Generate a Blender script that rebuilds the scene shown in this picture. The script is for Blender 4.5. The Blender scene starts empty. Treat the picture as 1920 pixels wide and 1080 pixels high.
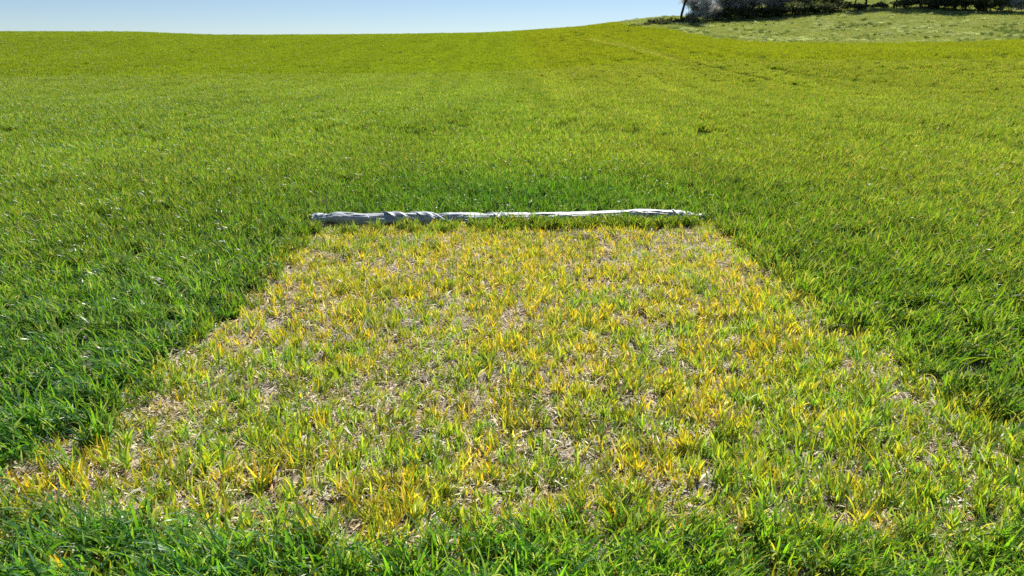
import bpy, math, random
import numpy as np
from math import radians, sin, cos, pi
from mathutils import Vector, Euler

scene = bpy.context.scene
C = scene.collection
PITCH = radians(17.4)
FPX = 1423.0
CAMH = 1.6
HZ = 540 - FPX * math.tan(PITCH)

# ---------------------------------------------------------------- camera
cam_d = bpy.data.cameras.new('camera')
cam = bpy.data.objects.new('camera', cam_d)
C.objects.link(cam)
cam.location = (0, 0, CAMH)
cam.rotation_euler = (pi / 2 - PITCH, 0, 0)
cam_d.sensor_width = 36
cam_d.lens = 36 * FPX / 1920
cam_d.clip_start = 0.05
cam_d.clip_end = 6000
scene.camera = cam

# ---------------------------------------------------------------- light
SUN_EL = radians(49)
SUN_AZ = radians(22)           # right of straight ahead (+Y)
world = bpy.data.worlds.new('World')
scene.world = world
world.use_nodes = True
wn = world.node_tree.nodes
wn.clear()
sky = wn.new('ShaderNodeTexSky')
sky.sky_type = 'NISHITA'
sky.sun_disc = False
sky.sun_elevation = SUN_EL
sky.sun_rotation = SUN_AZ
sky.altitude = 200
sky.air_density = 0.64
sky.dust_density = 0.1
sky.ozone_density = 3.0
bg = wn.new('ShaderNodeBackground')
bg.inputs['Strength'].default_value = 0.06
wo = wn.new('ShaderNodeOutputWorld')
world.node_tree.links.new(sky.outputs[0], bg.inputs[0])
world.node_tree.links.new(bg.outputs[0], wo.inputs[0])

sun_d = bpy.data.lights.new('sun', 'SUN')
sun_d.energy = 5.0
sun_d.angle = radians(0.5)
sun_d.color = (1.0, 0.95, 0.86)
sun = bpy.data.objects.new('sun', sun_d)
C.objects.link(sun)
sd = Vector((sin(SUN_AZ) * cos(SUN_EL), cos(SUN_AZ) * cos(SUN_EL), sin(SUN_EL)))
sun.rotation_euler = sd.to_track_quat('Z', 'Y').to_euler()
sun.location = (0, 0, 30)

scene.render.engine = 'CYCLES'
scene.view_settings.view_transform = 'Standard'
scene.view_settings.look = 'None'
scene.view_settings.gamma = 1
scene.view_settings.exposure = 0.7
scene.view_settings.use_curve_mapping = False
scene.cycles.use_denoising = False
scene.cycles.max_bounces = 7
scene.cycles.diffuse_bounces = 4
scene.cycles.transmission_bounces = 5
scene.cycles.glossy_bounces = 2

# ---------------------------------------------------------------- helpers
rs = np.random.RandomState(7)


def _hash(ix, iy, seed):
    h = (ix.astype(np.int64) * 374761393 + iy.astype(np.int64) * 668265263 + seed * 974634777) & 0xFFFFFFFF
    h = ((h ^ (h >> 13)) * 1274126177) & 0xFFFFFFFF
    h = (h ^ (h >> 16)) & 0xFFFFFF
    return h / float(0xFFFFFF)


def vnoise(x, y, seed=0):
    x = np.asarray(x, float); y = np.asarray(y, float)
    ix = np.floor(x); iy = np.floor(y)
    fx = x - ix; fy = y - iy
    fx = fx * fx * (3 - 2 * fx); fy = fy * fy * (3 - 2 * fy)
    ix = ix.astype(np.int64); iy = iy.astype(np.int64)
    a = _hash(ix, iy, seed); b = _hash(ix + 1, iy, seed)
    c = _hash(ix, iy + 1, seed); d = _hash(ix + 1, iy + 1, seed)
    return (a * (1 - fx) + b * fx) * (1 - fy) + (c * (1 - fx) + d * fx) * fy


def fbm(x, y, seed=0, octv=4, gain=.5):
    s = 0; a = 1; t = 0
    for k in range(octv):
        s = s + a * vnoise(x * 2 ** k, y * 2 ** k, seed + k * 17); t += a; a *= gain
    return s / t


def smooth(a, b, x):
    t = np.clip((x - a) / (b - a), 0, 1)
    return t * t * (3 - 2 * t)


def ray(u, v):
    """direction in the world of pixel (u,v) of the 1920x1080 photograph"""
    xc = (u - 960) / FPX; yc = -(v - 540) / FPX
    return xc, cos(PITCH) + yc * sin(PITCH), -sin(PITCH) + yc * cos(PITCH)


def az_of(u, v=60):
    x, y, z = ray(u, v)
    return math.atan2(x, y)


def elev(u, v):
    x, y, z = ray(u, v)
    return z / math.hypot(x, y)


def tag(o, label=None, cat=None, group=None, kind=None):
    if label: o['label'] = label
    if cat: o['category'] = cat
    if group: o['group'] = group
    if kind: o['kind'] = kind
    return o


def link_mesh(name, me, mat=None, parent=None):
    o = bpy.data.objects.new(name, me)
    C.objects.link(o)
    if mat is not None and not me.materials: me.materials.append(mat)
    if parent is not None: o.parent = parent
    return o


def mesh_np(name, V, F, cols=None, mat=None, smoothf=True):
    """V (n,3), F list/array of quads or tris (same size)"""
    V = np.asarray(V, np.float32); F = np.asarray(F, np.int32)
    me = bpy.data.meshes.new(name)
    k = F.shape[1]
    me.vertices.add(len(V)); me.vertices.foreach_set('co', V.ravel())
    me.loops.add(F.size); me.loops.foreach_set('vertex_index', F.ravel())
    me.polygons.add(len(F))
    me.polygons.foreach_set('loop_start', np.arange(len(F), dtype=np.int32) * k)
    me.polygons.foreach_set('loop_total', np.full(len(F), k, np.int32))
    me.update(calc_edges=True)
    me.polygons.foreach_set('use_smooth', np.full(len(F), smoothf))
    if cols is not None:
        at = me.attributes.new('col', 'FLOAT_COLOR', 'POINT')
        c4 = np.ones((len(V), 4), np.float32); c4[:, :3] = cols
        at.data.foreach_set('color', c4.ravel())
    if mat: me.materials.append(mat)
    me.validate()
    return me


# ---------------------------------------------------------------- materials
def new_mat(name):
    m = bpy.data.materials.new(name); m.use_nodes = True
    n = m.node_tree.nodes; n.clear()
    return m, n, m.node_tree.links


def leaf_material(name, trans=0.5, rough=0.42, spec=0.5, tr_mul=(1.5, 1.35, 0.35), instanced=True):
    m, n, l = new_mat(name)
    at = n.new('ShaderNodeAttribute'); at.attribute_name = 'col'
    col = at.outputs['Color']
    if instanced:
        ti = n.new('ShaderNodeAttribute'); ti.attribute_type = 'INSTANCER'; ti.attribute_name = 'tint'
        mul = n.new('ShaderNodeMix'); mul.data_type = 'RGBA'; mul.blend_type = 'MULTIPLY'
        mul.inputs[0].default_value = 1
        l.new(col, mul.inputs[6]); l.new(ti.outputs['Color'], mul.inputs[7])
        col = mul.outputs[2]
    p = n.new('ShaderNodeBsdfPrincipled')
    p.inputs['Roughness'].default_value = rough
    p.inputs['Specular IOR Level'].default_value = spec
    l.new(col, p.inputs['Base Color'])
    t = n.new('ShaderNodeBsdfTranslucent')
    tm = n.new('ShaderNodeMix'); tm.data_type = 'RGBA'; tm.blend_type = 'MULTIPLY'
    tm.inputs[0].default_value = 1
    tm.inputs[7].default_value = (*tr_mul, 1)
    l.new(col, tm.inputs[6]); l.new(tm.outputs[2], t.inputs['Color'])
    mx = n.new('ShaderNodeMixShader'); mx.inputs[0].default_value = trans
    o = n.new('ShaderNodeOutputMaterial')
    l.new(p.outputs[0], mx.inputs[1]); l.new(t.outputs[0], mx.inputs[2]); l.new(mx.outputs[0], o.inputs[0])
    return m


def ramp_material(name, scale, stops, rough=.95, bump=0, bscale=None, detail=8, spec=.2):
    m, n, l = new_mat(name)
    tc = n.new('ShaderNodeTexCoord')
    no = n.new('ShaderNodeTexNoise'); no.inputs['Scale'].default_value = scale
    no.inputs['Detail'].default_value = detail; no.inputs['Roughness'].default_value = .65
    cr = n.new('ShaderNodeValToRGB')
    cr.color_ramp.elements[0].position = stops[0][0]; cr.color_ramp.elements[0].color = (*stops[0][1], 1)
    cr.color_ramp.elements[1].position = stops[-1][0]; cr.color_ramp.elements[1].color = (*stops[-1][1], 1)
    for p_, c_ in stops[1:-1]:
        e = cr.color_ramp.elements.new(p_); e.color = (*c_, 1)
    p = n.new('ShaderNodeBsdfPrincipled'); p.inputs['Roughness'].default_value = rough
    p.inputs['Specular IOR Level'].default_value = spec
    l.new(tc.outputs['Object'], no.inputs['Vector']); l.new(no.outputs['Fac'], cr.inputs[0])
    l.new(cr.outputs[0], p.inputs['Base Color'])
    if bump:
        n2 = n.new('ShaderNodeTexNoise'); n2.inputs['Scale'].default_value = bscale or scale * 3
        n2.inputs['Detail'].default_value = 6
        b = n.new('ShaderNodeBump'); b.inputs['Strength'].default_value = bump; b.inputs['Distance'].default_value = .02
        l.new(tc.outputs['Object'], n2.inputs['Vector']); l.new(n2.outputs['Fac'], b.inputs['Height'])
        l.new(b.outputs[0], p.inputs['Normal'])
    o = n.new('ShaderNodeOutputMaterial'); l.new(p.outputs[0], o.inputs[0])
    return m


M_leaf = leaf_material('wheat_leaf', .5, .38, .7, (2.75, 2.05, .48))
M_dry = leaf_material('yellow_leaf', .45, .38, .6, (1.55, 1.5, .8))
M_litter = leaf_material('dead_leaf', .2, .6, .3, (1.1, 1.0, .8))
M_grass = leaf_material('pasture_leaf', .4, .6, .3, (1.25, 1.2, .6))
M_soil = ramp_material('dry_soil', 14, [(.25, (.09, .078, .066)), (.45, (.24, .21, .18)), (.6, (.34, .30, .26)), (.8, (.46, .42, .37))], .95, .9, 90)
M_clod = ramp_material('clod_soil', 30, [(.3, (.12, .10, .082)), (.55, (.25, .22, .185)), (.8, (.36, .33, .29))], .95, .7, 120)
M_field = ramp_material('field_ground', 1.1, [(.3, (.035, .06, .010)), (.55, (.06, .095, .014)), (.8, (.08, .12, .018))], 1.0, .8, 8, spec=0)
M_past = ramp_material('pasture_ground', .25, [(.25, (.14, .18, .05)), (.5, (.22, .26, .09)), (.75, (.30, .32, .15))], 1.0, .8, 3, spec=0)
M_hill = ramp_material('far_hill_ground', .02, [(.3, (.05, .08, .05)), (.7, (.08, .11, .07))], .95)
M_bark = ramp_material('bark', 6, [(.3, (.035, .033, .032)), (.7, (.09, .085, .08))], .9, .6, 40)

# ---------------------------------------------------------------- terrain
# columns: photo x, then (distance, photo y or None for height 0)
def col(u, pts, tail):
    """pts: (distance, photo row); tail: (distance, height)"""
    out = [(0, 0.0), (16, 0.0), (30, 0.0)]
    for d, v in pts: out.append((d, CAMH + d * elev(u, v)))
    out += tail
    return u, out


T0 = [(220, 1.0), (500, -4), (3500, -4)]
COLS = [
    col(-700, [(70, 106), (130, 64)], T0),
    col(0, [(70, 106), (130, 62)], T0),
    col(250, [(70, 106), (130, 62)], T0),
    col(400, [(70, 109), (130, 68)], T0),
    col(660, [(70, 108), (130, 67)], T0),
    col(900, [(70, 104), (130, 64)], T0),
    col(1050, [(60, 103), (118, 55)], T0),
    col(1150, [(55, 100), (76, 72), (100, 44)], [(130, 3.6), (220, 1), (500, -4), (3500, -4)]),
    col(1200, [(55, 99), (82, 62), (104, 36)], [(135, 5.4), (220, 2), (500, -4), (3500, -4)]),
    col(1260, [(52, 101), (82, 58), (104, 30)], [(140, 6.6), (220, 4), (500, -4), (3500, -4)]),
    col(1330, [(50, 103), (76, 69), (104, 39)], [(118, 6.2), (150, 8), (230, 8), (500, 0), (3500, -4)]),
    col(1400, [(50, 104), (74, 77), (104, 36)], [(118, 7.2), (160, 12), (240, 14), (500, 4), (3500, -4)]),
    col(1500, [(50, 105), (74, 80), (104, 27)], [(118, 8.2), (160, 14), (240, 19), (500, 8), (3500, -4)]),
    col(1600, [(50, 105), (74, 80), (104, 20)], [(118, 8.6), (160, 15), (240, 22), (500, 10), (3500, -4)]),
    col(1700, [(50, 105), (74, 80), (104, 16)], [(118, 8.4), (160, 14), (240, 20), (500, 10), (3500, -4)]),
    col(1800, [(50, 104), (74, 78), (104, 21)], [(118, 7.2), (160, 9.5), (240, 9), (500, 4), (3500, -4)]),
    col(1920, [(50, 102), (74, 74), (104, 24)], [(118, 6.6), (160, 6.5), (240, 4), (500, -4), (3500, -4)]),
    col(2600, [(50, 102), (74, 74), (104, 24)], [(118, 6.6), (160, 6.5), (240, 4), (500, -4), (3500, -4)]),
]
TD = np.concatenate([np.linspace(0, 260, 261), np.linspace(270, 3500, 120)])
col_az = np.array([az_of(c[0]) for c in COLS])


def pchip(xs, ys, x):
    xs = np.array(xs, float); ys = np.array(ys, float)
    h = np.diff(xs); d = np.diff(ys) / h
    m = np.zeros(len(xs))
    for i in range(1, len(xs) - 1):
        if d[i - 1] * d[i] > 0:
            w1 = 2 * h[i] + h[i - 1]; w2 = h[i] + 2 * h[i - 1]
            m[i] = (w1 + w2) / (w1 / d[i - 1] + w2 / d[i])
    i = np.clip(np.searchsorted(xs, x) - 1, 0, len(xs) - 2)
    t = (x - xs[i]) / h[i]
    return ((2 * t**3 - 3 * t**2 + 1) * ys[i] + (t**3 - 2 * t**2 + t) * h[i] * m[i]
            + (-2 * t**3 + 3 * t**2) * ys[i + 1] + (t**3 - t**2) * h[i] * m[i + 1])


ZT = np.array([pchip([p[0] for p in c[1]], [p[1] for p in c[1]], TD) for c in COLS])
AZG = np.linspace(-pi, pi, 1441)
ZG = np.zeros((len(AZG), len(TD)))
for j in range(len(TD)):
    ZG[:, j] = np.interp(AZG, col_az, ZT[:, j])
back = smooth(radians(50), radians(95), np.abs(AZG))[:, None]
ZG = ZG * (1 - back) + back * np.minimum(0, -0.01 * (TD - 30).clip(0))[None, :].clip(-6)
ker = np.hanning(17); ker /= ker.sum()
ZS = np.apply_along_axis(lambda r: np.convolve(np.pad(r, 8, 'edge'), ker, 'valid'), 0, ZG)


def H(x, y):
    x = np.asarray(x, float); y = np.asarray(y, float)
    d = np.hypot(x, y); a = np.arctan2(x, y)
    fa = (a + pi) / (2 * pi) * 1440
    ia = np.clip(np.floor(fa).astype(int), 0, 1439); fa = fa - ia
    j = np.clip(np.searchsorted(TD, d) - 1, 0, len(TD) - 2)
    fd = np.clip((d - TD[j]) / (TD[j + 1] - TD[j]), 0, 1)
    z = (ZS[ia, j] * (1 - fa) + ZS[ia + 1, j] * fa) * (1 - fd) + (ZS[ia, j + 1] * (1 - fa) + ZS[ia + 1, j + 1] * fa) * fd
    z = z + .05 * (fbm(x / 3, y / 3, 5, 3) - .5) * smooth(9, 20, d)
    return z


def ground_at(u, v, dmin=0.5, dmax=400, zoff=0):
    rx, ry, rz = ray(u, v)
    k = math.hypot(rx, ry)
    ds = np.concatenate([np.linspace(dmin, 12, 800), np.linspace(12, dmax, 4000)])
    ds = ds[ds >= dmin]
    xs = rx / k * ds; ys = ry / k * ds; zs = CAMH + rz / k * ds
    dz = zs - (H(xs, ys) + zoff)
    i = np.argmax(dz < 0)
    if dz[i] >= 0: i = len(ds) - 1
    return float(xs[i]), float(ys[i])


# boundary of pasture against the crop (photo outline), as distance per azimuth
PB = [(1135, 46), (1180, 47), (1250, 53), (1300, 65), (1350, 73), (1400, 77), (1500, 80), (1600, 81), (1700, 80), (1800, 78), (1920, 74), (2100, 72)]
pb_az = np.array([az_of(u, v) for u, v in PB])
pb_d = np.array([math.hypot(*ground_at(u, v, dmin=40, zoff=.1)) for u, v in PB])
pb_d[0] = max(pb_d[0], 102)


def in_pasture(x, y):
    a = np.arctan2(x, y); d = np.hypot(x, y)
    db = np.interp(a, pb_az, pb_d, left=1e9, right=pb_d[-1])
    return (d > db + .8 * (fbm(x / 2.5, y / 2.5, 91, 3) - .5)) & (a > pb_az[0]) & (a < radians(75))


# damaged patch outline in the world
PL0 = ground_at(606, 432); PR0 = ground_at(1335, 428)
PL1 = ground_at(95, 925); PR1 = (ground_at(1905, 860))
print('patch', PL0, PR0, PL1, PR1)


def patch_sd(x, y):
    """>0 inside the damaged patch (metres from its rim)"""
    x = np.asarray(x, float); y = np.asarray(y, float)
    tl = (y - PL0[1]) / (PL1[1] - PL0[1]); xl = PL0[0] + (PL1[0] - PL0[0]) * tl
    tr = (y - PR0[1]) / (PR1[1] - PR0[1]); xr = PR0[0] + (PR1[0] - PR0[0]) * tr
    yt = PL0[1] + (PR0[1] - PL0[1]) * (x - PL0[0]) / (PR0[0] - PL0[0])
    yb = 2.34 + .45 * (fbm(x * 2.1 + 9, y * .7, 35, 3) - .5)
    s = np.minimum(np.minimum(x - xl, xr - x), np.minimum(yt - y, y - yb))
    return s + .11 * (fbm(x * 3.2, y * 3.2, 33, 3) - .5)


# terrain sheet (polar grid, fine in view)
az = np.concatenate([np.linspace(-pi, -.95, 40)[:-1], np.linspace(-.95, .95, 620), np.linspace(.95, pi, 40)[1:]])
dd = np.concatenate([[0.0], np.linspace(.3, 14, 60), np.linspace(14.4, 66, 90), np.linspace(66.5, 125, 130), np.linspace(127, 260, 50), np.geomspace(275, 3400, 26)])
A, D = np.meshgrid(az, dd, indexing='ij')
X = D * np.sin(A); Y = D * np.cos(A); Z = H(X, Y)
inner = smooth(0, .25, np.minimum(np.minimum(X + 3.1, 3.3 - X), np.minimum(Y - 1.1, 8.2 - Y)))
Z = Z - .09 * inner
Z = Z + in_pasture(X, Y) * .12 * (fbm(X * .9, Y * .9, 61, 4) - .5)
nA, nD = A.shape
idx = np.arange(nA * nD).reshape(nA, nD)
F = np.stack([idx[:-1, :-1], idx[1:, :-1], idx[1:, 1:], idx[:-1, 1:]], -1).reshape(-1, 4)[:, ::-1]
Vt = np.stack([X, Y, Z], -1).reshape(-1, 3)
cen = Vt[F].mean(1)
pm = in_pasture(cen[:, 0], cen[:, 1])


def sub(V, F):
    u, inv = np.unique(F, return_inverse=True)
    return V[u], inv.reshape(F.shape)


v_, f_ = sub(Vt, F[~pm])
tag(link_mesh('field_ground', mesh_np('field_ground', v_, f_, mat=M_field)), 'ground of the wide gently rising arable field under the green crop', 'field', kind='structure')
v_, f_ = sub(Vt, F[pm])
tag(link_mesh('pasture_ground', mesh_np('pasture_ground', v_, f_, mat=M_past)), 'rough pale green pasture slope at the foot of the hedge', 'pasture', kind='structure')

# far hill peeping over the crest
hx = np.linspace(-260, 60, 60); hy = np.linspace(560, 700, 12)
HX, HY = np.meshgrid(hx, hy, indexing='ij')
hc = ray(690, 60); hcx = hc[0] / hc[1] * 630
topz = CAMH + 630 * elev(690, 65.2)
HZm = -6 + (topz + 6) * np.exp(-((HX - hcx) / 46)**2 * .7) * np.exp(-((HY - 630) / 60)**2)
ii = np.arange(HX.size).reshape(HX.shape)
f_ = np.stack([ii[:-1, :-1], ii[1:, :-1], ii[1:, 1:], ii[:-1, 1:]], -1).reshape(-1, 4)
tag(link_mesh('far_hill', mesh_np('far_hill', np.stack([HX, HY, HZm], -1).reshape(-1, 3), f_, mat=M_hill)), 'low bluish hill just showing over the crest of the field', 'hill', kind='structure')

# bare soil of the damaged patch, finely broken
def soil_z(x, y):
    x = np.asarray(x, float); y = np.asarray(y, float)
    clod = fbm(x * 9, y * 9, 11, 5, .58)
    ridge = 1 - np.abs(2 * fbm(x * 5 + 3, y * 5, 21, 4) - 1)
    crack = smooth(.93, .985, ridge) * smooth(.45, .6, fbm(x * 1.6, y * 1.6, 41, 2))
    z = .055 * (clod - .5) - .03 * crack + .006 * vnoise(x * 70, y * 70, 3)
    z += .03 * (fbm(x * 2.2, y * 2.2, 51, 2) - .5)
    rim = np.minimum(np.minimum(x + 3.3, 3.5 - x), np.minimum(y - 1.0, 8.4 - y))
    return z - .08 * (1 - smooth(0, .3, rim))


def surf_z(x, y):
    inn = smooth(0, .25, np.minimum(np.minimum(x + 3.1, 3.3 - x), np.minimum(y - 1.1, 8.2 - y)))
    return np.maximum(soil_z(x, y), H(x, y) - .09 * inn)


gx = np.arange(-3.3, 3.51, .016); gy = np.arange(1.0, 8.41, .016)
GX, GY = np.meshgrid(gx, gy, indexing='ij')
ii = np.arange(GX.size).reshape(GX.shape)
f_ = np.stack([ii[:-1, :-1], ii[1:, :-1], ii[1:, 1:], ii[:-1, 1:]], -1).reshape(-1, 4)
tag(link_mesh('bare_soil', mesh_np('bare_soil', np.stack([GX, GY, soil_z(GX, GY)], -1).reshape(-1, 3), f_, mat=M_soil)),
    'dry grey-brown crumbly soil showing between the yellowed plants', 'soil', kind='structure')

# ---------------------------------------------------------------- leaf tufts
def leaf_tuft(name, n, rad, L, W, th0, th1, palette, mat, segs=5, lean=0, stem=.25, up=0, rng=None, plants=None, wind=0.0):
    """n bent blades; palette(rng) -> (base colour, tip colour, tip start)"""
    rng = rng or np.random.RandomState(abs(hash(name)) % 10000)
    Vs = []; Cs = []; Fs = []; base = 0
    pc = None
    for i in range(n):
        if plants:
            if i % plants == 0:
                r = rad * math.sqrt(rng.rand()); a = rng.rand() * 2 * pi; pc = (r * cos(a), r * sin(a)); pa = rng.rand() * 2 * pi; k = 0
            k += 1
            aaz = pa + k * 2.4 + rng.normal(0, .5)
            px, py = pc[0] + rng.normal(0, .008), pc[1] + rng.normal(0, .008)
        else:
            r = rad * math.sqrt(rng.rand()); a = rng.rand() * 2 * pi
            px, py = r * cos(a), r * sin(a); aaz = rng.rand() * 2 * pi
        if rng.rand() < wind: aaz = -pi / 2 + rng.normal(0, .75)
        l_ = rng.uniform(*L); w = rng.uniform(*W) * .5
        t0 = radians(rng.uniform(*th0)); t1 = radians(rng.uniform(*th1))
        tw = rng.normal(0, .9); tw0 = rng.normal(0, .35)
        c0, c1, ts = palette(rng)
        p = np.array([px, py, up * rng.rand()]); dl = l_ / segs
        hz = np.array([cos(aaz), sin(aaz), 0]); sidev = np.array([-sin(aaz), cos(aaz), 0])
        pw = rng.uniform(1.2, 2.4)
        for s in range(segs + 1):
            t = s / segs
            th = t0 + (t1 - t0) * t ** pw
            dirv = hz * sin(th) + np.array([0, -lean, cos(th)])
            dirv /= np.linalg.norm(dirv)
            nn = np.cross(sidev, dirv)
            an = tw0 + tw * t
            sv = sidev * cos(an) + nn * sin(an)
            if t < stem: ww = w * (.32 + .45 * t / max(stem, .01))
            else:
                q = (t - stem) / (1 - stem)
                ww = w * (1 - q ** 2.2) * (.77 + .6 * min(q, .35)) + .0004
            Vs += [p - sv * ww, p + sv * ww]
            k2 = min(max((t - ts) / max(1 - ts, .05), 0), 1)
            cc = np.array(c0) * (1 - k2) + np.array(c1) * k2
            if t < .15: cc = cc * .8 + np.array((.16, .18, .09)) * .2
            Cs += [cc, cc]
            if s < segs:
                b = base + 2 * s
                Fs.append((b, b + 1, b + 3, b + 2))
            p = p + dirv * dl
        base += 2 * (segs + 1)
    return mesh_np(name, np.array(Vs), Fs, np.array(Cs), mat)


def lib(name, meshes):
    coll = bpy.data.collections.new(name)
    for i, me in enumerate(meshes):
        o = bpy.data.objects.new('%s_source_%02d' % (name, i), me)
        coll.objects.link(o)
    return coll


def scatter(name, coll, nvar, P, rz, tilt, scale, tint, label, cat):
    n = len(P)
    me = bpy.data.meshes.new(name)
    me.vertices.add(n); me.vertices.foreach_set('co', np.asarray(P, np.float32).ravel())
    rot = np.zeros((n, 3), np.float32); rot[:, 2] = rz
    rot[:, :2] = tilt
    a = me.attributes.new('rot', 'FLOAT_VECTOR', 'POINT'); a.data.foreach_set('vector', rot.ravel())
    sc3 = np.asarray(scale, np.float32)
    if sc3.ndim == 1: sc3 = np.repeat(sc3[:, None], 3, 1)
    a = me.attributes.new('scl', 'FLOAT_VECTOR', 'POINT'); a.data.foreach_set('vector', sc3.ravel())
    t4 = np.ones((n, 4), np.float32); t4[:, :3] = tint
    a = me.attributes.new('tint', 'FLOAT_COLOR', 'POINT'); a.data.foreach_set('color', t4.ravel())
    a = me.attributes.new('pick', 'INT', 'POINT'); a.data.foreach_set('value', rs.randint(0, nvar, n).astype(np.int32))
    me.update()
    o = link_mesh(name, me)
    g = bpy.data.node_groups.new(name + '_nodes', 'GeometryNodeTree')
    g.interface.new_socket('Geometry', in_out='INPUT', socket_type='NodeSocketGeometry')
    g.interface.new_socket('Geometry', in_out='OUTPUT', socket_type='NodeSocketGeometry')
    N = g.nodes; Lk = g.links
    gi = N.new('NodeGroupInput'); go = N.new('NodeGroupOutput')
    ci = N.new('GeometryNodeCollectionInfo'); ci.inputs['Collection'].default_value = coll
    ci.inputs['Separate Children'].default_value = True; ci.inputs['Reset Children'].default_value = True
    ip = N.new('GeometryNodeInstanceOnPoints'); ip.inputs['Pick Instance'].default_value = True

    def att(nm, typ):
        q = N.new('GeometryNodeInputNamedAttribute'); q.data_type = typ; q.inputs['Name'].default_value = nm
        return q.outputs['Attribute']
    Lk.new(gi.outputs[0], ip.inputs['Points']); Lk.new(ci.outputs[0], ip.inputs['Instance'])
    Lk.new(att('pick', 'INT'), ip.inputs['Instance Index'])
    e2r = N.new('FunctionNodeEulerToRotation')
    Lk.new(att('rot', 'FLOAT_VECTOR'), e2r.inputs[0]); Lk.new(e2r.outputs[0], ip.inputs['Rotation'])
    Lk.new(att('scl', 'FLOAT_VECTOR'), ip.inputs['Scale'])
    Lk.new(ip.outputs[0], go.inputs[0])
    md = o.modifiers.new('scatter', 'NODES'); md.node_group = g
    tag(o, label, cat, kind='stuff')
    return o


def jit(rng, c, s=.12):
    k = 1 + rng.normal(0, s)
    return tuple(max(.003, v * k * (1 + rng.normal(0, .06))) for v in c)


GREEN = [(.068, .165, .022), (.095, .200, .020), (.050, .140, .030), (.120, .215, .022), (.075, .155, .060)]


def pal_green(rng):
    c = jit(rng, GREEN[rng.randint(len(GREEN))])
    r = rng.rand()
    if r < .02: return c, jit(rng, (.26, .25, .12)), .88
    if r < .24: return jit(rng, (.14, .20, .10)), jit(rng, (.22, .28, .15)), .3  # pale blades: glints off the upper leaf face put into the colour
    return c, tuple(v * 1.15 for v in c), .5


def pal_far(rng):
    c = jit(rng, [(.088, .175, .022), (.104, .185, .022), (.075, .155, .026)][rng.randint(3)])
    return c, tuple(v * 1.15 for v in c), .5


def pal_patch(rng):
    r = rng.rand()
    if r < .40: return jit(rng, (.24, .36, .04)), jit(rng, (.44, .49, .05)), .35
    if r < .58: return jit(rng, (.16, .28, .06)), jit(rng, (.25, .36, .09)), .5
    if r < .78: return jit(rng, (.46, .49, .035)), jit(rng, (.70, .57, .05)), .3
    if r < .89: return jit(rng, (.64, .50, .03)), jit(rng, (.72, .44, .03)), .4
    return jit(rng, (.55, .48, .28)), jit(rng, (.62, .56, .38)), .4


def pal_dead(rng):
    r = rng.rand()
    c = [(.68, .52, .20), (.70, .61, .42), (.62, .56, .44), (.48, .39, .24), (.70, .46, .09), (.76, .71, .58)][rng.randint(6)]
    return jit(rng, c), jit(rng, c), .5


def pal_past(rng):
    c = [(.26, .33, .08), (.33, .37, .13), (.42, .43, .24), (.21, .28, .06)][rng.randint(4)]
    return jit(rng, c), jit(rng, tuple(v * 1.25 for v in c)), .3


NV = 10
crop0 = lib('crop_near', [leaf_tuft('crop_near_%d' % i, 27, .07, (.09, .225), (.006, .0122), (2, 24), (22, 125), pal_green, M_leaf, 6, .22, .3, plants=4, wind=.75, rng=np.random.RandomState(i + 100)) for i in range(NV)])
crop1 = lib('crop_mid', [leaf_tuft('crop_mid_%d' % i, 100, .17, (.09, .22), (.007, .012), (2, 24), (22, 125), pal_green, M_leaf, 4, .22, .3, plants=4, wind=.75, rng=np.random.RandomState(i + 200)) for i in range(NV)])
crop2 = lib('crop_far', [leaf_tuft('crop_far_%d' % i, 90, .45, (.13, .24), (.016, .026), (2, 25), (20, 115), pal_far, M_leaf, 3, .2, .2, wind=.7, rng=np.random.RandomState(i + 300)) for i in range(NV)])
weak = lib('weak_plant', [leaf_tuft('weak_plant_%d' % i, 8, .024, (.035, .095), (.0045, .0085), (2, 38), (8, 75), pal_patch, M_dry, 5, .05, .2, plants=8, wind=.25, rng=np.random.RandomState(i + 400)) for i in range(24)])
litter = lib('litter', [leaf_tuft('litter_%d' % i, 3, .05, (.02, .08), (.003, .007), (65, 95), (80, 130), pal_dead, M_litter, 4, 0, .05, up=.012, rng=np.random.RandomState(i + 500)) for i in range(14)])
past = lib('pasture_tuft', [leaf_tuft('pasture_tuft_%d' % i, 60, .4, (.06, .16), (.014, .026), (5, 45), (40, 100), pal_past, M_grass, 3, 0, .1, rng=np.random.RandomState(i + 600)) for i in range(6)])
tuss = lib('tussock', [leaf_tuft('tussock_%d' % i, 120, .2, (.2, .42), (.014, .026), (5, 50), (60, 120), pal_past, M_grass, 4, 0, .1, rng=np.random.RandomState(i + 700)) for i in range(5)])

# ---- tramlines
TR = []
for pts in ([(1105, 72), (1180, 88), (1260, 109), (1360, 131), (1450, 151), (1560, 170), (1700, 187), (1830, 198), (1990, 207)],
            [(1125, 67), (1210, 81), (1300, 99), (1400, 119), (1500, 138), (1600, 152), (1720, 165), (1850, 176), (2000, 184)],
            [(352, 99), (420, 92), (470, 84), (520, 77)],
            [(0, 196), (180, 175), (420, 150), (560, 128), (690, 110), (790, 92)],
            [(0, 214), (200, 193), (440, 163), (590, 138), (710, 116), (800, 98)]):
    w = [ground_at(u, v, zoff=.1) for u, v in pts]
    TR.append(np.array(w))


def tram_d(x, y):
    best = [np.full(x.shape, 1e9) for _ in TR]
    for k, w in enumerate(TR):
        for a, b in zip(w[:-1], w[1:]):
            ab = b - a; t = np.clip(((x - a[0]) * ab[0] + (y - a[1]) * ab[1]) / (ab @ ab), 0, 1)
            best[k] = np.minimum(best[k], np.hypot(x - a[0] - t * ab[0], y - a[1] - t * ab[1]))
    strong = np.minimum(best[0], best[1] + .04 + .25 * (np.hypot(x, y) > 42))
    weakl = np.minimum(np.minimum(best[2], best[3]), best[4])
    return strong, weakl


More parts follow.
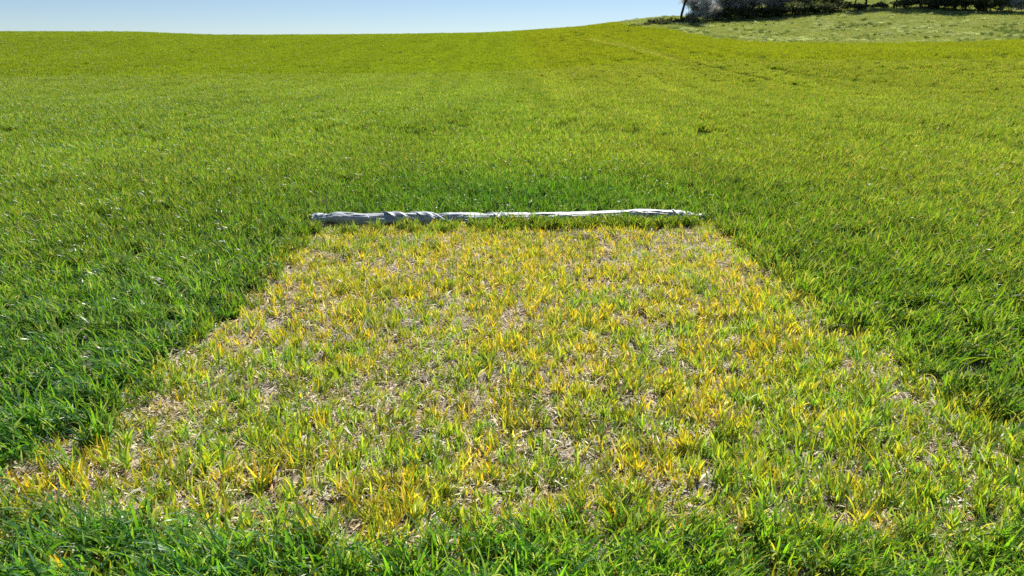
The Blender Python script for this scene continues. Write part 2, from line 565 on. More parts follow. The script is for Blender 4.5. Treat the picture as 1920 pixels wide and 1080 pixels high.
def polar_points(d0, d1, dens, a0, a1):
    n = int(dens * (a1 - a0) / 2 * (d1**2 - d0**2))
    a = rs.uniform(a0, a1, n); d = np.sqrt(rs.uniform(d0**2, d1**2, n))
    return d * np.sin(a), d * np.cos(a)


def roll_line_y(x):
    return ROLL_A[1] + (ROLL_B[1] - ROLL_A[1]) * (x - ROLL_A[0]) / (ROLL_B[0] - ROLL_A[0])


ROLL_A = ground_at(588, 428); ROLL_B = ground_at(1338, 413)
print('roll', ROLL_A, ROLL_B)


def near_roll(x, y, w):
    return (np.abs(y - roll_line_y(x)) < w) & (x > ROLL_A[0] - .05) & (x < ROLL_B[0] - .15)


def crop_tint(x, y):
    d = np.hypot(x, y)
    n = fbm(x / 4, y / 4, 71, 3); n2 = fbm(x / .8, y / .8, 72, 2)
    fz = smooth(25, 55, d)
    k = .89 + .20 * (n * (1 - .6 * fz) + .3 * fz) + .25 * (n2 - .5) * (1 - fz) + .34 * (fbm(x / .5, y / 16, 73, 2) - .5)
    deep = np.exp(-((x - .2) / 2.8)**2 - ((y - 8.2) / 1.9)**2)      # lusher behind the roll
    far = smooth(10, 60, d)
    r = k * (.94 + .16 * far - .52 * deep) * (1 + .12 * smooth(-1, 3, x) * smooth(4, 12, d)) * (1 - .12 * smooth(8, 3, d))
    g = k * (1 + .02 * far - .34 * deep)
    b = k * (1 - .1 * far - .3 * deep)
    nearl = smooth(9, 3.5, d) * smooth(1.0, -1.5, x)
    k2 = (1 + .14 * smooth(3.2, 2.6, y))[..., None]
    return np.stack([r * (1 - .16 * nearl), g * (1 - .02 * nearl), b * (1 + .4 * nearl)], -1) * k2


def crop_scatter(name, coll, d0, d1, dens, a0, a1, nvar, rowstep, smin, smax, label):
    x, y = polar_points(d0, d1, dens, a0, a1)
    if d0 < 1:
        xe = rs.uniform(-2.2, 2.4, 800); ye = rs.uniform(1.3, 2.35, 800)
        x = np.concatenate([x, xe]); y = np.concatenate([y, ye])
    if rowstep:
        xr = np.round(x / rowstep) * rowstep
        x = xr + rs.normal(0, rowstep * .22, len(x))
    keep = ~in_pasture(x, y)
    sd_ = patch_sd(x, y)
    inp = sd_ > 0
    keep &= ~inp
    # thinner in the trodden strip in front of the patch
    front = (y < 2.75) & (x > PL1[0] - .1)
    keep &= ~(front & (rs.rand(len(x)) < .15 + .5 * smooth(2.05, 2.5, y)))
    keep &= ~near_roll(x, y, .13)
    s1, s2 = tram_d(x, y)
    if d0 > 40: keep &= s1 > .5
    x = x[keep]; y = y[keep]; s1 = s1[keep]; s2 = s2[keep]; sd_ = sd_[keep]
    z = H(x, y) - .005
    if d0 < 9:
        m = (x > -3.4) & (x < 3.6) & (y > .9) & (y < 8.5)
        z[m] = surf_z(x[m], y[m]) - .012
    sc = rs.uniform(smin, smax, len(x)) * (.85 + .3 * fbm(x / 1.5, y / 1.5, 81, 2))
    wt = .17 + .0022 * np.hypot(x, y)
    sc *= 1 - .25 * (s2 < .3) - .68 * (s1 < wt) * (d0 < 40) * smooth(.3, .55, fbm(x * .5, y * .5, 66, 2))
    edge = smooth(-.35, 0.0, sd_)
    sc *= 1 - .06 * edge
    sc *= np.where((y < 2.75) & (np.abs(x) < 2.5), .88, 1)
    t = crop_tint(x, y)
    t = t * (1 - .0 * edge[:, None])
    tt = t.copy(); tt[:, 0] *= 1 + .25 * edge * rs.rand(len(x))
    tilt = rs.normal(0, .10, (len(x), 2))
    P = np.stack([x, y, z], -1)
    sc = np.repeat(sc[:, None], 3, 1); sc[:, 0] *= np.where(rs.rand(len(x)) < .5, -1, 1)
    scatter(name, coll, nvar, P, rs.normal(0, .45, len(x)), tilt, sc, tt, label, 'crop')
    print(name, len(x))


crop_scatter('young_wheat', crop0, .2, 14, 150, -.85, .85, NV, .125, .8, 1.1, 'lush green young wheat standing round the yellowed patch and the roll')
crop_scatter('young_wheat', crop1, 13.8, 46, 19, -.82, .82, NV, 0, .8, 1.1, 'green young wheat of the middle of the field behind the roll')
crop_scatter('young_wheat', crop2, 45, 150, 3.4, -.80, .80, NV, 0, .88, 1.04, 'yellowish green young wheat far off up to the crest of the field')

# wheel tracks of the far field, filled with small low plants
xs_, ys_ = [], []
for w in TR[:1]:
    for a, b in zip(w[:-1], w[1:]):
        ln = np.linalg.norm(b - a); n = int(ln * 1.3 * 22)
        t_ = rs.rand(n); o_ = rs.uniform(-.65, .65, n); dr = (b - a) / ln
        xs_.append(a[0] + (b[0] - a[0]) * t_ - dr[1] * o_); ys_.append(a[1] + (b[1] - a[1]) * t_ + dr[0] * o_)
x = np.concatenate(xs_); y = np.concatenate(ys_)
s1, s2 = tram_d(x, y)
keep = (np.hypot(x, y) > 45) & (s1 < .55) & ~in_pasture(x, y)
x = x[keep]; y = y[keep]; s1 = s1[keep]
tr_ = s1 < .21
tt = crop_tint(x, y) * np.where(tr_[:, None], np.array((1.35, 1.22, 1.9)), 1.0)
sc = rs.uniform(.85, 1.05, len(x)) * np.where(tr_, .72, 1)
scatter('wheel_track_wheat', crop1, NV, np.stack([x, y, H(x, y)], -1), rs.normal(0, .45, len(x)), rs.normal(0, .1, (len(x), 2)), sc, tt,
        'lower paler wheat along the pair of wheel tracks running up the field', 'crop')
# ---- weak yellowed plants in the patch
n = 29000
x = rs.uniform(-3.0, 3.2, n); y = rs.uniform(1.7, 7.9, n)
x = np.round(x / .12) * .12 + rs.normal(0, .034, n)
sd_ = patch_sd(x, y)
bare = fbm(x * 3.4, y * 3.4, 97, 3)
thin = smooth(.40, .60, bare) * .55 + .45
lf = smooth(-.2, -1.4, x) * .22
keep = (sd_ > -.18) & (rs.rand(n) < thin - lf + .12)
front = (y < 2.8) & (y > 1.7) & (x > -2.6)
keep |= front & (rs.rand(n) < .35)
keep &= ~near_roll(x, y, .10)
x = x[keep]; y = y[keep]
sc = rs.uniform(.6, 1.25, len(x)) * (1.08 - .05 * (y - 2.6).clip(0, 5)) * (.85 + .3 * fbm(x * 2, y * 2, 98, 2))
g = .45 * fbm(x * 1.1, y * 1.1, 99, 3) + .55 * vnoise(x * 7, y * 7, 89) + .20 * smooth(5.0, 2.4, y) + .06 * smooth(.5, 2, x)
gf = smooth(.46, .74, g)[:, None]
tint = (1 - gf) * np.array((1.04, 1.0, 1.0)) + gf * np.array((.70, .95, 1.0))
tint = tint * rs.uniform(.85, 1.2, (len(x), 1))
scatter('yellowed_wheat', weak, 24, np.stack([x, y, soil_z(x, y) - .004], -1), rs.uniform(0, 2 * pi, len(x)), rs.normal(0, .14, (len(x), 2)), sc, tint,
        'sparse stunted wheat plants turned yellow and orange on the uncovered patch', 'crop')
print('weak', len(x))
# green fringe along the near foot of the roll
n = 330
x = rs.uniform(ROLL_A[0] - .1, ROLL_B[0] + .1, n); y = roll_line_y(x) - rs.uniform(.12, .36, n)
keep = rs.rand(n) < .1 + 1.0 * smooth(.38, .62, fbm(x * 3, y * 0, 301, 2)); x = x[keep]; y = y[keep]
scatter('green_fringe', crop0, NV, np.stack([x, y, soil_z(x, y) - .01], -1), rs.normal(0, .6, len(x)), rs.normal(0, .12, (len(x), 2)),
        rs.uniform(.5, .95, len(x)), np.array((1.0, 1.0, 1.0)) * rs.uniform(.8, 1.1, (len(x), 1)), 'narrow fringe of green wheat along the near foot of the roll', 'crop')
# greener survivors scattered in the patch, more near the camera
n = 3600
x = rs.uniform(-2.8, 3.0, n); y = rs.uniform(2.3, 7.3, n)
sd_ = patch_sd(x, y)
p = .12 + .40 * smooth(4.0, 2.5, y) + .25 * smooth(.52, .65, fbm(x * 1.4, y * 1.4, 131, 2))
keep = (sd_ > -.05) & (rs.rand(n) < p) & ~near_roll(x, y, .12)
x = x[keep]; y = y[keep]
tint = np.array((1.35, 1.12, .9)) * rs.uniform(.85, 1.2, (len(x), 1))
scatter('surviving_wheat', crop0, NV, np.stack([x, y, soil_z(x, y) - .01], -1), rs.uniform(0, 2 * pi, len(x)), rs.normal(0, .12, (len(x), 2)),
        rs.uniform(.38, .66, len(x)), tint, 'greener wheat plants that survive among the yellowed ones', 'crop')
# litter of dead leaves and straw
n = 95000
x = rs.uniform(-3.0, 3.2, n); y = rs.uniform(1.5, 7.9, n)
sd_ = patch_sd(x, y)
cl = fbm(x * 3, y * 3, 141, 3)
keep = ((sd_ > -.15) | ((y < 2.8) & (x > -2.6))) & (rs.rand(n) < .35 + 1.3 * smooth(.4, .6, cl))
x = x[keep]; y = y[keep]
scatter('dead_leaf_litter', litter, 14, np.stack([x, y, soil_z(x, y) + .004], -1), rs.uniform(0, 2 * pi, len(x)), rs.normal(0, .15, (len(x), 2)),
        rs.uniform(.6, 1.3, len(x)), rs.uniform(.75, 1.15, (len(x), 1)) * np.ones(3), 'tan and orange dead leaves and straw bits lying on the bare soil', 'litter')
# clods
clods = []
import bmesh
for i in range(8):
    bm = bmesh.new(); bmesh.ops.create_icosphere(bm, subdivisions=2, radius=1)
    r_ = np.random.RandomState(900 + i)
    k = r_.uniform(.7, 1.2, 3)
    for v in bm.verts:
        q = v.co
        s = .8 + .5 * float(fbm(np.array([q.x * 1.6 + q.z * 2.1 + i * 7]), np.array([q.y * 1.6 - q.z + i * 3]), i, 3)[0])
        v.co = Vector((q.x * k[0] * s, q.y * k[1] * s, q.z * k[2] * .6 * s))
    me = bpy.data.meshes.new('clod_%d' % i); bm.to_mesh(me); bm.free(); me.materials.append(M_clod)
    clods.append(me)
cl_lib = lib('clod', clods)
n = 7000
x = rs.uniform(-3.0, 3.2, n); y = rs.uniform(1.6, 7.8, n)
keep = (patch_sd(x, y) > -.2) | (y < 2.8)
keep &= rs.rand(n) < .3 + smooth(.45, .62, fbm(x * 2, y * 2, 151, 2))
x = x[keep]; y = y[keep]
s = rs.gamma(1.6, .0045, len(x)).clip(.003, .035)
scatter('soil_clods', cl_lib, 8, np.stack([x, y, soil_z(x, y) + s * .2], -1), rs.uniform(0, 6.28, len(x)), rs.normal(0, .4, (len(x), 2)), s,
        np.ones((len(x), 3)), 'small dry grey clods scattered over the bare soil', 'soil')

# ---- pasture
x, y = polar_points(60, 135, 5.5, .0, .80)
keep = in_pasture(x, y); x = x[keep]; y = y[keep]
t = (.85 + .3 * fbm(x / 3, y / 3, 161, 3))[:, None] * np.array((1, 1, 1))
scatter('pasture_grass', past, 6, np.stack([x, y, H(x, y)], -1), rs.uniform(0, 6.28, len(x)), rs.normal(0, .05, (len(x), 2)),
        rs.uniform(.7, 1.2, len(x)), t, 'short pale green grass of the sloping pasture', 'grass')
x, y = polar_points(60, 112, 3.4, .0, .80)
dn = fbm(x / 3.0, y / 1.6, 171, 3); dist = np.hypot(x, y)
keep = in_pasture(x, y) & (rs.rand(len(x)) < smooth(.45, .66, dn) * np.where(dist < 92, 1.0, .3))
x = x[keep]; y = y[keep]
gr = smooth(.5, .6, fbm(x / 4, y / 4, 181, 2))[:, None]
gr = (rs.rand(len(x), 1) < .12 + .6 * gr)
t = np.where(gr, np.array((1.35, 1.35, 2.3)), np.array((.42, .55, .5))) * rs.uniform(.75, 1.3, (len(x), 1))
scatter('pasture_tussocks', tuss, 5, np.stack([x, y, H(x, y) - .02], -1), rs.uniform(0, 6.28, len(x)), rs.normal(0, .1, (len(x), 2)),
        rs.uniform(.3, 1.0, len(x)) ** 1.0, t, 'rough grass tussocks and greyish weeds dotted over the pasture', 'grass')
print('tussocks', len(x))

# ---------------------------------------------------------------- rolled-back sheet
def sheet_material():
    m, n, l = new_mat('grey_white_sheet')
    tc = n.new('ShaderNodeTexCoord'); mp = n.new('ShaderNodeMapping'); mp.inputs['Scale'].default_value = (1.2, 9, 9)
    no = n.new('ShaderNodeTexNoise'); no.inputs['Scale'].default_value = 5; no.inputs['Detail'].default_value = 8
    cr = n.new('ShaderNodeValToRGB')
    cr.color_ramp.elements[0].position = .3; cr.color_ramp.elements[0].color = (.24, .28, .31, 1)
    cr.color_ramp.elements[1].position = .7; cr.color_ramp.elements[1].color = (.42, .46, .50, 1)
    p = n.new('ShaderNodeBsdfPrincipled'); p.inputs['Roughness'].default_value = .46; p.inputs['Specular IOR Level'].default_value = .75; p.inputs['Coat Weight'].default_value = .2; p.inputs['Coat Roughness'].default_value = .4
    n2 = n.new('ShaderNodeTexNoise'); n2.inputs['Scale'].default_value = 14; n2.inputs['Detail'].default_value = 9
    b = n.new('ShaderNodeBump'); b.inputs['Strength'].default_value = .5; b.inputs['Distance'].default_value = .01
    o = n.new('ShaderNodeOutputMaterial')
    l.new(tc.outputs['Object'], mp.inputs[0]); l.new(mp.outputs[0], no.inputs[0]); l.new(no.outputs['Fac'], cr.inputs[0])
    l.new(cr.outputs[0], p.inputs['Base Color'])
    l.new(mp.outputs[0], n2.inputs[0]); l.new(n2.outputs['Fac'], b.inputs['Height']); l.new(b.outputs[0], p.inputs['Normal'])
    l.new(p.outputs[0], o.inputs[0])
    return m


M_sheet = sheet_material()
RA = Vector((ROLL_A[0], ROLL_A[1], 0)); RB = Vector((ROLL_B[0], ROLL_B[1], 0))
Lr = (RB - RA).length
root = bpy.data.objects.new('rolled_sheet', None); C.objects.link(root)
root.location = RA; root.rotation_euler = (0, 0, math.atan2(RB.y - RA.y, RB.x - RA.x))
tag(root, 'long grey-white plastic sheet rolled back along the far end of the yellowed patch', 'sheet')


def roll_r(t):
    return np.interp(t, [0, .06, .18, .26, .33, .45, .6, .8, .92, 1], [.050, .057, .058, .050, .053, .048, .056, .054, .046, .03])


def roll_c(t):
    """centre offset (y,z) along the roll"""
    r = roll_r(t)
    yo = .02 * np.sin(t * 9) + .015 * np.sin(t * 23 + 1)
    zo = r * np.interp(t, [0, .3, .5, 1], [.9, .87, .8, .76]) + .024 + .008 * np.sin(t * 17 + .5) + .004 * np.sin(t * 41) + .018 * np.exp(-((t - .25) / .05)**2) \
        + .012 * np.exp(-((t - 0.02) / .06)**2) - .02 * np.exp(-((t - 1) / .06)**2)
    return yo, zo


ns, nph = 640, 56
t = np.linspace(0, 1, ns)[:, None]; ph = np.linspace(0, 2 * pi, nph, endpoint=False)[None, :]
r = roll_r(t)
seam = 2.2 + 1.1 * np.sin(t * 8) + .6 * np.sin(t * 21 + 2)                    # wandering free edge
dp = (ph - seam) % (2 * pi)
spiral = .010 * (1 - dp / (2 * pi))
wr = .010 * (fbm(t * 26 + ph * .9, np.cos(ph) * 2 + np.sin(ph) * 3 + t * 4, 201, 4) - .5) * 2
wr2 = .012 * np.sin(ph * 3 + t * 60) * smooth(.48, .7, fbm(t * 12, t * 0 + ph * .2, 202, 2))
fold = .026 * np.exp(-((((ph - (5.3 - (t - .17) * 22)) + pi) % (2 * pi) - pi) / .30)**2) * np.exp(-((t - .21) / .045)**2)
fold += .024 * np.exp(-((((ph - (5.3 - (t - .24) * 34)) + pi) % (2 * pi) - pi) / .28)**2) * np.exp(-((t - .265) / .03)**2)
fold += .018 * np.exp(-((((ph - (5.6 - (t - .42) * 26)) + pi) % (2 * pi) - pi) / .26)**2) * np.exp(-((t - .44) / .035)**2)
pinch = -.018 * np.exp(-((t - .035) / .012)**2) - .012 * np.exp(-((t - .30) / .01)**2) - .010 * np.exp(-((t - .95) / .012)**2)
crump = .016 * (fbm(t * 90, ph * 3, 203, 3) - .5) * 2 * (smooth(.06, 0, t) + smooth(.82, .95, t))
R = r + spiral + wr + wr2 * .7 + fold + pinch + crump
yo, zo = roll_c(t)
# phi measured from +y (away from camera) up over the top to -y
flat = np.interp(t, [0, .3, .5, 1], [.95, .90, .80, .75])
Yp = np.cos(ph) * R * (2.0 - flat) + yo; Zp = np.sin(ph) * R * flat + zo
Xp = t * Lr + 0 * ph + .02 * (fbm(t * 30, ph * 2, 204, 2) - .5)
V = np.stack([Xp + 0 * Yp, Yp, Zp], -1).reshape(-1, 3)
ii = np.arange(ns * nph).reshape(ns, nph)
jj = np.roll(ii, -1, 1)
Fq = np.stack([ii[:-1], ii[1:], jj[1:], jj[:-1]], -1).reshape(-1, 4)
body = link_mesh('roll', mesh_np('roll', V, Fq[:, ::-1], mat=M_sheet), parent=root)

# spiral ends of the roll: layered lip
for side in (0, 1):
    th = np.linspace(0, 2 * pi * 3.2, 90)
    rr = np.linspace(.012, 1, 90)
    r0 = float(roll_r(side)) * .95
    y0, z0 = roll_c(np.array(float(side)))
    xs = np.array([-.012, .05]) if side == 0 else np.array([Lr - .05, Lr + .01])
    V = []
    for k in range(90):
        for xx in xs:
            V.append((xx + .006 * math.sin(th[k] * 2.3), y0 + cos(th[k]) * r0 * rr[k], z0 + sin(th[k]) * r0 * rr[k] * .95))
    Fq = [(2 * k, 2 * k + 1, 2 * k + 3, 2 * k + 2) for k in range(89)]
    me = mesh_np('roll_end', V, Fq, mat=M_sheet)
    o = link_mesh('roll_end', me, parent=root)
    sm = o.modifiers.new('thick', 'SOLIDIFY'); sm.thickness = .003


def flap(t0, t1, ph0, ph1, skew, lift, name='loose_fold', seed=0):
    """a loose fold of sheet draped over the roll"""
    na, nb = 26, 18
    V = []
    for i in range(na):
        a = i / (na - 1)
        for j in range(nb):
            b = j / (nb - 1)
            tt = t0 + (t1 - t0) * a + skew * b
            p_ = ph0 + (ph1 - ph0) * b + .12 * sin(a * 7 + seed)
            wob = float(fbm(np.array([a * 4 + seed]), np.array([b * 4]), 210 + seed, 3)[0]) - .5
            rad_ = float(roll_r(tt)) + .012 + lift * b + .014 * wob + .004 * math.sin(a * 9 + b * 3 + seed) - .012 * (1 - abs(2 * a - 1) ** 3 < .1)
            y0, z0 = roll_c(np.array(tt))
            fl = float(np.interp(tt, [0, .3, .5, 1], [.95, .90, .80, .75]))
            V.append((tt * Lr, y0 + cos(p_) * rad_ * (2 - fl), max(.012, z0 + sin(p_) * rad_ * fl)))
    ii = np.arange(na * nb).reshape(na, nb)
    Fq = np.stack([ii[:-1, :-1], ii[1:, :-1], ii[1:, 1:], ii[:-1, 1:]], -1).reshape(-1, 4)
    o = link_mesh(name, mesh_np(name, V, Fq, mat=M_sheet), parent=root)
    sm = o.modifiers.new('thick', 'SOLIDIFY'); sm.thickness = .0025
    return o


flap(.165, .205, 1.2, 3.3, .045, .003, seed=1)
flap(.235, .280, 1.1, 3.2, .040, .004, seed=2)
flap(.420, .455, 1.2, 3.2, .030, .003, seed=5)
flap(.890, .915, 1.2, 3.2, .01, .004, seed=6)
body['label'] = 'smooth rolled length with shaded front side'

# ---------------------------------------------------------------- woody plants
def tube(V, F, p0, p1, r0, r1, k=5):
    d = (p1 - p0)
    if d.length < 1e-5: return
    d.normalize()
    a = d.orthogonal().normalized(); b = d.cross(a)
    s = len(V)
    for p, r in ((p0, r0), (p1, r1)):
        for i in range(k):
            q = p + (a * cos(2 * pi * i / k) + b * sin(2 * pi * i / k)) * r
            V.append(tuple(q))
    for i in range(k):
        j = (i + 1) % k
        F.append((s + i, s + j, s + k + j, s + k + i))


def woody(seed, height, spread, stems, depth, twigs, pal, leaf=0, leafpal=None, twig_len=(.15, .5), tw_w=.012, low=.15, mat=None):
    """returns (trunk mesh, crown mesh): branching limbs and a crown of fine twigs or leaves"""
    rg = random.Random(seed); rn = np.random.RandomState(seed)
    TV, TF = [], []
    tips = []

    def branch(p, d, ln, r, k):
        segs = 3
        for s in range(segs):
            d = (d + Vector((rg.gauss(0, .14), rg.gauss(0, .14), rg.gauss(.03, .1)))).normalized()
            q = p + d * ln / segs
            tube(TV, TF, p, q, r * (1 - .25 * s / segs), r * (1 - .25 * (s + 1) / segs), 6 if k < 2 else 4)
            p = q
            if k >= depth - 1: tips.append((p.copy(), d.copy()))
            if s > 0 and k < depth:
                dd_ = (d + Vector((rg.gauss(0, .75), rg.gauss(0, .75), rg.gauss(.1, .3)))).normalized()
                branch(p, dd_, ln * rg.uniform(.5, .8), r * .5, k + 1)
        if k < depth:
            for _ in range(2):
                dd_ = (d + Vector((rg.gauss(0, .6), rg.gauss(0, .6), rg.gauss(.15, .3)))).normalized()
                branch(p, dd_, ln * rg.uniform(.55, .8), r * .58, k + 1)
        else: tips.append((p.copy(), d.copy()))

    for s in range(stems):
        a = rg.uniform(0, 2 * pi)
        o = Vector((cos(a), sin(a), 0)) * (spread * .18 * (stems > 1) * rg.random())
        dd_ = Vector((cos(a) * .35 * (stems > 1) + rg.gauss(0, .08), sin(a) * .35 * (stems > 1) + rg.gauss(0, .08), 1)).normalized()
        branch(o - Vector((0, 0, .25)), dd_, height * rg.uniform(.3, .42), height * .021 / math.sqrt(stems) * 1.3, 0)
    tv = np.array(TV)
    tp = np.array([tuple(t_[0]) for t_ in tips])
    kz = height / np.percentile(tp[:, 2], 99); kx = spread / max(np.percentile(np.hypot(tp[:, 0], tp[:, 1]), 94), .1)
    sc_ = np.array([kx, kx, kz])
    CV, CF, CC = [], [], []
    zmin = height * low
    P = tp * sc_; Dr = np.array([tuple(t_[1]) for t_ in tips])
    ok = P[:, 2] > zmin * .6
    P = P[ok]; Dr = Dr[ok]
    pick = rn.randint(0, len(P), twigs)
    p = P[pick] + rn.normal(0, height * .045, (twigs, 3))
    dv = Dr[pick] * .7 + rn.normal(0, .6, (twigs, 3)); dv /= np.linalg.norm(dv, axis=1)[:, None]
    ln = rn.uniform(*twig_len, twigs)[:, None]
    if leaf: ln = rn.uniform(leaf * .6, leaf * 1.4, twigs)[:, None]
    sv = np.cross(dv, rn.normal(0, 1, (twigs, 3))); sv /= np.linalg.norm(sv, axis=1)[:, None]
    w = (leaf * .35 if leaf else tw_w) * rn.uniform(.6, 1.4, twigs)[:, None]
    q = p + dv * ln
    m_ = p + dv * ln * .5
    V4 = np.stack([p - sv * w * (.2 if leaf else 1), m_ + sv * w, q + sv * w * .15, m_ - sv * w * (1 if leaf else .5)], 1).reshape(-1, 3)
    F4 = np.arange(twigs * 4).reshape(-1, 4)
    pl = np.array([jit(rn, pal[rn.randint(len(pal))], .25) for _ in range(400)])
    cc = np.repeat(pl[rn.randint(0, 400, twigs)], 4, 0)
    cc = cc * np.repeat(rn.uniform(.35, 1.45, len(P))[pick], 4)[:, None]
    tm_ = mesh_np('trunk', tv * sc_, TF, mat=M_bark)
    cm_ = mesh_np('crown', V4, F4, cc, mat=mat or M_twig, smoothf=False)
    return tm_, cm_


M_twig = leaf_material('twigs', .5, .8, .2, (1.2, 1.2, 1.2), instanced=False)
M_bush = leaf_material('bush_leaves', .35, .6, .3, (1.3, 1.3, .5), instanced=False)
GREY = [(.42, .44, .48), (.56, .58, .62), (.30, .31, .34), (.68, .69, .70)]
PALE = [(.65, .65, .60), (.75, .76, .70), (.45, .45, .42), (.3, .3, .28)]
OLIVE = [(.14, .18, .06), (.20, .23, .09), (.09, .12, .05)]
IVY = [(.05, .085, .045), (.08, .12, .06), (.14, .15, .12)]
kinds = {
    'tree': [woody(1, 6.8, 3.2, 1, 5, 12000, GREY, low=.3), woody(2, 6.2, 3.0, 1, 5, 12000, GREY, low=.3)],
    'grey': [woody(3, 3.8, 2.5, 6, 3, 17000, GREY, low=.1, tw_w=.02), woody(4, 4.4, 2.6, 5, 3, 18000, GREY, low=.1, tw_w=.02), woody(5, 3.6, 2.4, 6, 3, 16000, GREY + PALE[2:], low=.1, tw_w=.02)],
    'pale': [woody(6, 2.2, 1.6, 7, 3, 12000, PALE, low=.12, tw_w=.018)],
    'olive': [woody(7, 3.4, 2.2, 5, 3, 14000, OLIVE, leaf=.13, low=.08, mat=M_bush), woody(8, 4.2, 2.5, 4, 3, 15000, OLIVE, leaf=.13, low=.1, mat=M_bush)],
    'ivy': [woody(9, 1.9, 3.2, 9, 3, 22000, IVY + OLIVE[:1], leaf=.13, low=.0, mat=M_bush), woody(10, 2.2, 3.3, 9, 3, 22000, IVY + OLIVE[1:2], leaf=.13, low=.0, mat=M_bush)],
    'bramble': [woody(11, .55, 1.7, 10, 3, 14000, OLIVE + IVY + PALE[2:3], leaf=.08, low=.0, mat=M_bush)],
    'ivytree': [woody(12, 7.0, 3.0, 1, 4, 24000, IVY + GREY[:1], leaf=.14, low=.18, mat=M_bush)],
}
rt = random.Random(5)


def plant(name, kind, var, u, back, scale, label, cat, group=None, trunkless=False):
    """stands on the hedge line at photo column u, `back` metres behind its front edge"""
    v = np.interp(u, [1170, 1230, 1280, 1330, 1400, 1500, 1600, 1700, 1800, 1850, 1920, 2100], [44, 42, 40, 39, 36, 27, 20, 16, 20, 23, 24, 24])
    gx_, gy_ = ground_at(u, v, dmin=60)
    d = math.hypot(gx_, gy_)
    d = min(d, 106) - (2.2 if u < 1560 else 1.2)
    k = (d + back) / math.hypot(gx_, gy_)
    gx_, gy_ = gx_ * k, gy_ * k
    e = bpy.data.objects.new(name, None); C.objects.link(e)
    e.location = (gx_, gy_, float(H(gx_, gy_)))
    e.rotation_euler = (0, 0, rt.uniform(0, 2 * pi)); e.scale = (scale * rt.uniform(.92, 1.08), scale, scale * rt.uniform(.92, 1.08))
    tag(e, label, cat, group)
    tm_, cm_ = kinds[kind][var % len(kinds[kind])]
    link_mesh('trunk', tm_, parent=e); link_mesh('crown', cm_, parent=e)
    return e


plant('bare_tree', 'tree', 0, 1276, 3.5, 1.0, 'bare grey tree at the left end of the hedge, branches against the sky', 'tree')
plant('bare_tree', 'tree', 1, 1302, 6, .95, 'second bare tree, just right of the tree at the left end of the hedge', 'tree')
plant('blossoming_bush', 'pale', 0, 1328, 1.6, 1.0, 'palest bush, whitish with blossom, low in the left part of the hedge', 'bush')
plant('blossoming_bush', 'pale', 0, 1303, 2.0, .6, 'small pale bush left of the whitest bush in the hedge', 'bush')
for u, b, s, k, lab in ((1303, 2.1, .85, 0, 'grey leafless bush under the bare trees at the left hedge end'),
                        (1345, 2.7, 1.0, 1, 'grey leafless bush behind the whitish blossoming bush'),
                        (1372, 1.7, 1.0, 2, 'grey twiggy bush just right of the whitish blossoming bush'),
                        (1400, 2.2, 1.05, 0, 'grey twiggy bush in the middle of the tall grey stretch of hedge'),
                        (1428, 1.7, 1.0, 1, 'light grey bush with hanging twigs in the tall grey stretch'),
                        (1456, 2.1, .95, 2, 'last grey bush before the hedge turns green'),
                        (1386, 7, 1.35, 1, 'tall bare bush standing behind the grey stretch of hedge'),
                        (1440, 7.5, 1.35, 0, 'taller bare bush behind the right part of the grey stretch')):
    plant('leafless_bush', 'grey', k, u, b, s, lab, 'bush', 'grey leafless bushes of the hedge')
for u, b, s, k, lab in ((1490, 3.5, .9, 0, 'olive green bush right of the grey leafless bushes'),
                        (1522, 3.5, .95, 1, 'leafy olive bush above the dark bank in the middle of the hedge'),
                        (1558, 3.5, .62, 0, 'low olive bush left of the gap with trunks')):
    plant('olive_bush', 'olive', k, u, b, s, lab, 'bush', 'olive bushes of the hedge')
for i, (u, b, s, lab) in enumerate(((1340, 1.2, .62, 'low dark scrub at the foot of the whitish bush'),
                                    (1390, 1.4, .7, 'low dark scrub under the grey twiggy bushes'),
                                    (1440, 1.4, .72, 'low dark scrub where the grey bushes end'),
                                    (1490, 1.4, .72, 'low dark scrub under the first olive bush'),
                                    (1530, 1.5, .66, 'low dark scrub under the middle of the hedge'),
                                    (1572, 1.5, .5, 'low dark scrub left of the paired trunks'),
                                    (1612, 1.5, .36, 'low dark scrub in front of the paired trunks'),
                                    (1652, 1.5, .34, 'low dark scrub in the gap with green behind'),
                                    (1690, 1.5, .42, 'low dark scrub at the highest point of the pasture edge'),
                                    (1728, 1.6, .7, 'low dark scrub where the hedge rises again'),
                                    (1768, 1.6, .8, 'low dark scrub under the ivy-dark trees'),
                                    (1812, 1.6, .8, 'low dark scrub right of the ivy-dark trees'),
                                    (1856, 1.8, .75, 'low dark scrub near the right edge of the picture'))):
    plant('dark_scrub', 'ivy', i, u, b, s, lab, 'scrub', 'dark low scrub along the hedge')
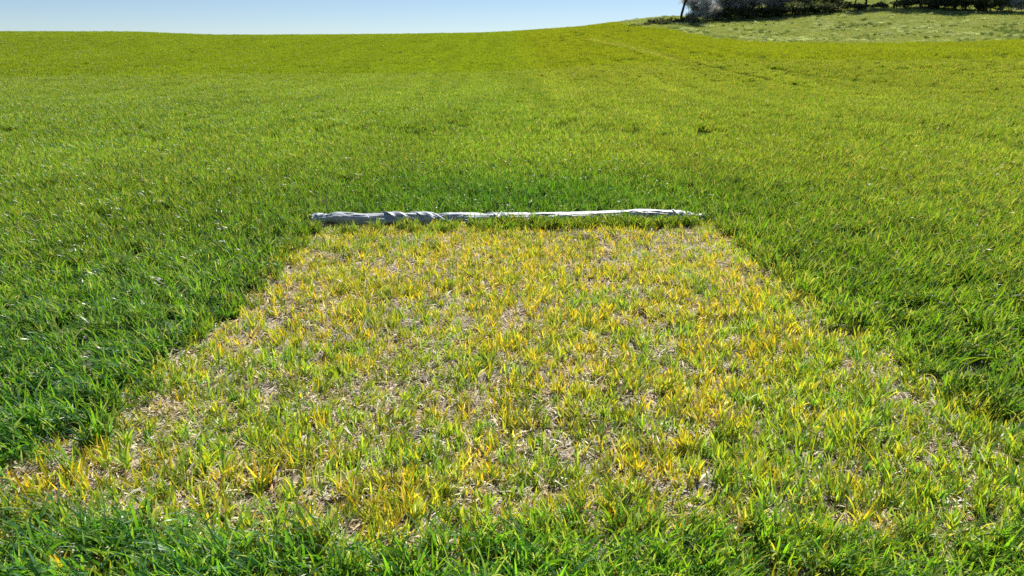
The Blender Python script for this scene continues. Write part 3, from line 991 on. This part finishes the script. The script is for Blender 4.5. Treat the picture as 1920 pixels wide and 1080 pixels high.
for u, b, s, k, v_, lab in ((1600, 3.0, .9, 'tree', 1, 'slim tree with dark trunk, left one of the pair in the gap'),
                            (1624, 4.0, 1.0, 'tree', 0, 'dark trunked tree, right one of the pair in the gap'),
                            (1680, 4.5, .85, 'tree', 1, 'arching bare tree above the top of the pasture'),
                            (1725, 4.0, 1.0, 'tree', 0, 'bare tree at the left end of the dark right stretch'),
                            (1752, 3.5, .95, 'ivytree', 0, 'ivy-dark tree, first of the dark right stretch'),
                            (1790, 3.8, 1.0, 'ivytree', 0, 'ivy-dark tree in the middle of the dark right stretch'),
                            (1832, 4.2, .95, 'ivytree', 0, 'ivy-dark tree left of the bright gap of sky'),
                            (1875, 4.5, .9, 'tree', 1, 'thin bare tree with sky shining through at right')):
    plant('hedge_tree', k, v_, u, b, s, lab, 'tree', 'trees in the right half of the hedge')
for u, b, s, k, lab in ((1765, 2.5, .95, 1, 'dark leafy bush below the first ivy-dark tree'),
                        (1805, 2.5, .95, 0, 'dark leafy bush between the ivy-dark trees'),
                        (1845, 2.6, .85, 1, 'dark leafy bush left of the bright gap of sky'),
                        (1735, 2.6, .7, 0, 'dark leafy bush beside the bare tree of the right stretch')):
    plant('olive_bush', 'olive', k, u, b, s, lab, 'bush', 'olive bushes of the hedge')
plant('blossoming_bush', 'pale', 0, 1895, 2.0, .75, 'hazy pale bush at the right end of the hedge', 'bush')
plant('blossoming_bush', 'pale', 0, 1930, 2.0, .8, 'pale bush cut by the right edge of the picture', 'bush')
for i, (u, b, s, lab) in enumerate(((1196, -2, .45, 'leftmost low bramble where the pasture meets the crop'),
                                    (1216, -.5, .55, 'low bramble left of the bare tree, second from the left'),
                                    (1234, 0, .7, 'dark bramble mound left of the bare tree'),
                                    (1252, .5, .95, 'higher bramble mound against the foot of the bare tree'),
                                    (1272, .4, .95, 'green bramble mound at the foot of the bare tree'),
                                    (1290, .8, .9, 'bramble mound right of the bare tree foot'))):
    plant('bramble', 'bramble', 0, u, b, s, lab, 'bramble', 'brambles left of the hedge')

# ---------------------------------------------------------------- small single things
def stalks(name, u, v, n, h, colr, label, spread=.05):
    gx_, gy_ = ground_at(u, v)
    pal = lambda rng: (jit(rng, colr), jit(rng, colr), .5)
    me = leaf_tuft(name, n, spread, (h * .6, h), (.005, .010), (2, 25), (10, 50), pal, M_dead, 4, .02, .1, rng=np.random.RandomState(int(u)))
    o = link_mesh(name, me); o.location = (gx_, gy_, float(H(gx_, gy_)))
    tag(o, label, 'weed')


M_dead = leaf_material('dead_stalk', .2, .7, .2, (1, 1, 1), instanced=False)
stalks('dry_weed', 606, 402, 16, .26, (.36, .27, .18), 'brown withered weed tuft just behind the left end of the roll')
stalks('pale_weed', 1345, 412, 14, .16, (.55, .55, .48), 'whitish dry grass tuft at the right end of the roll', .09)
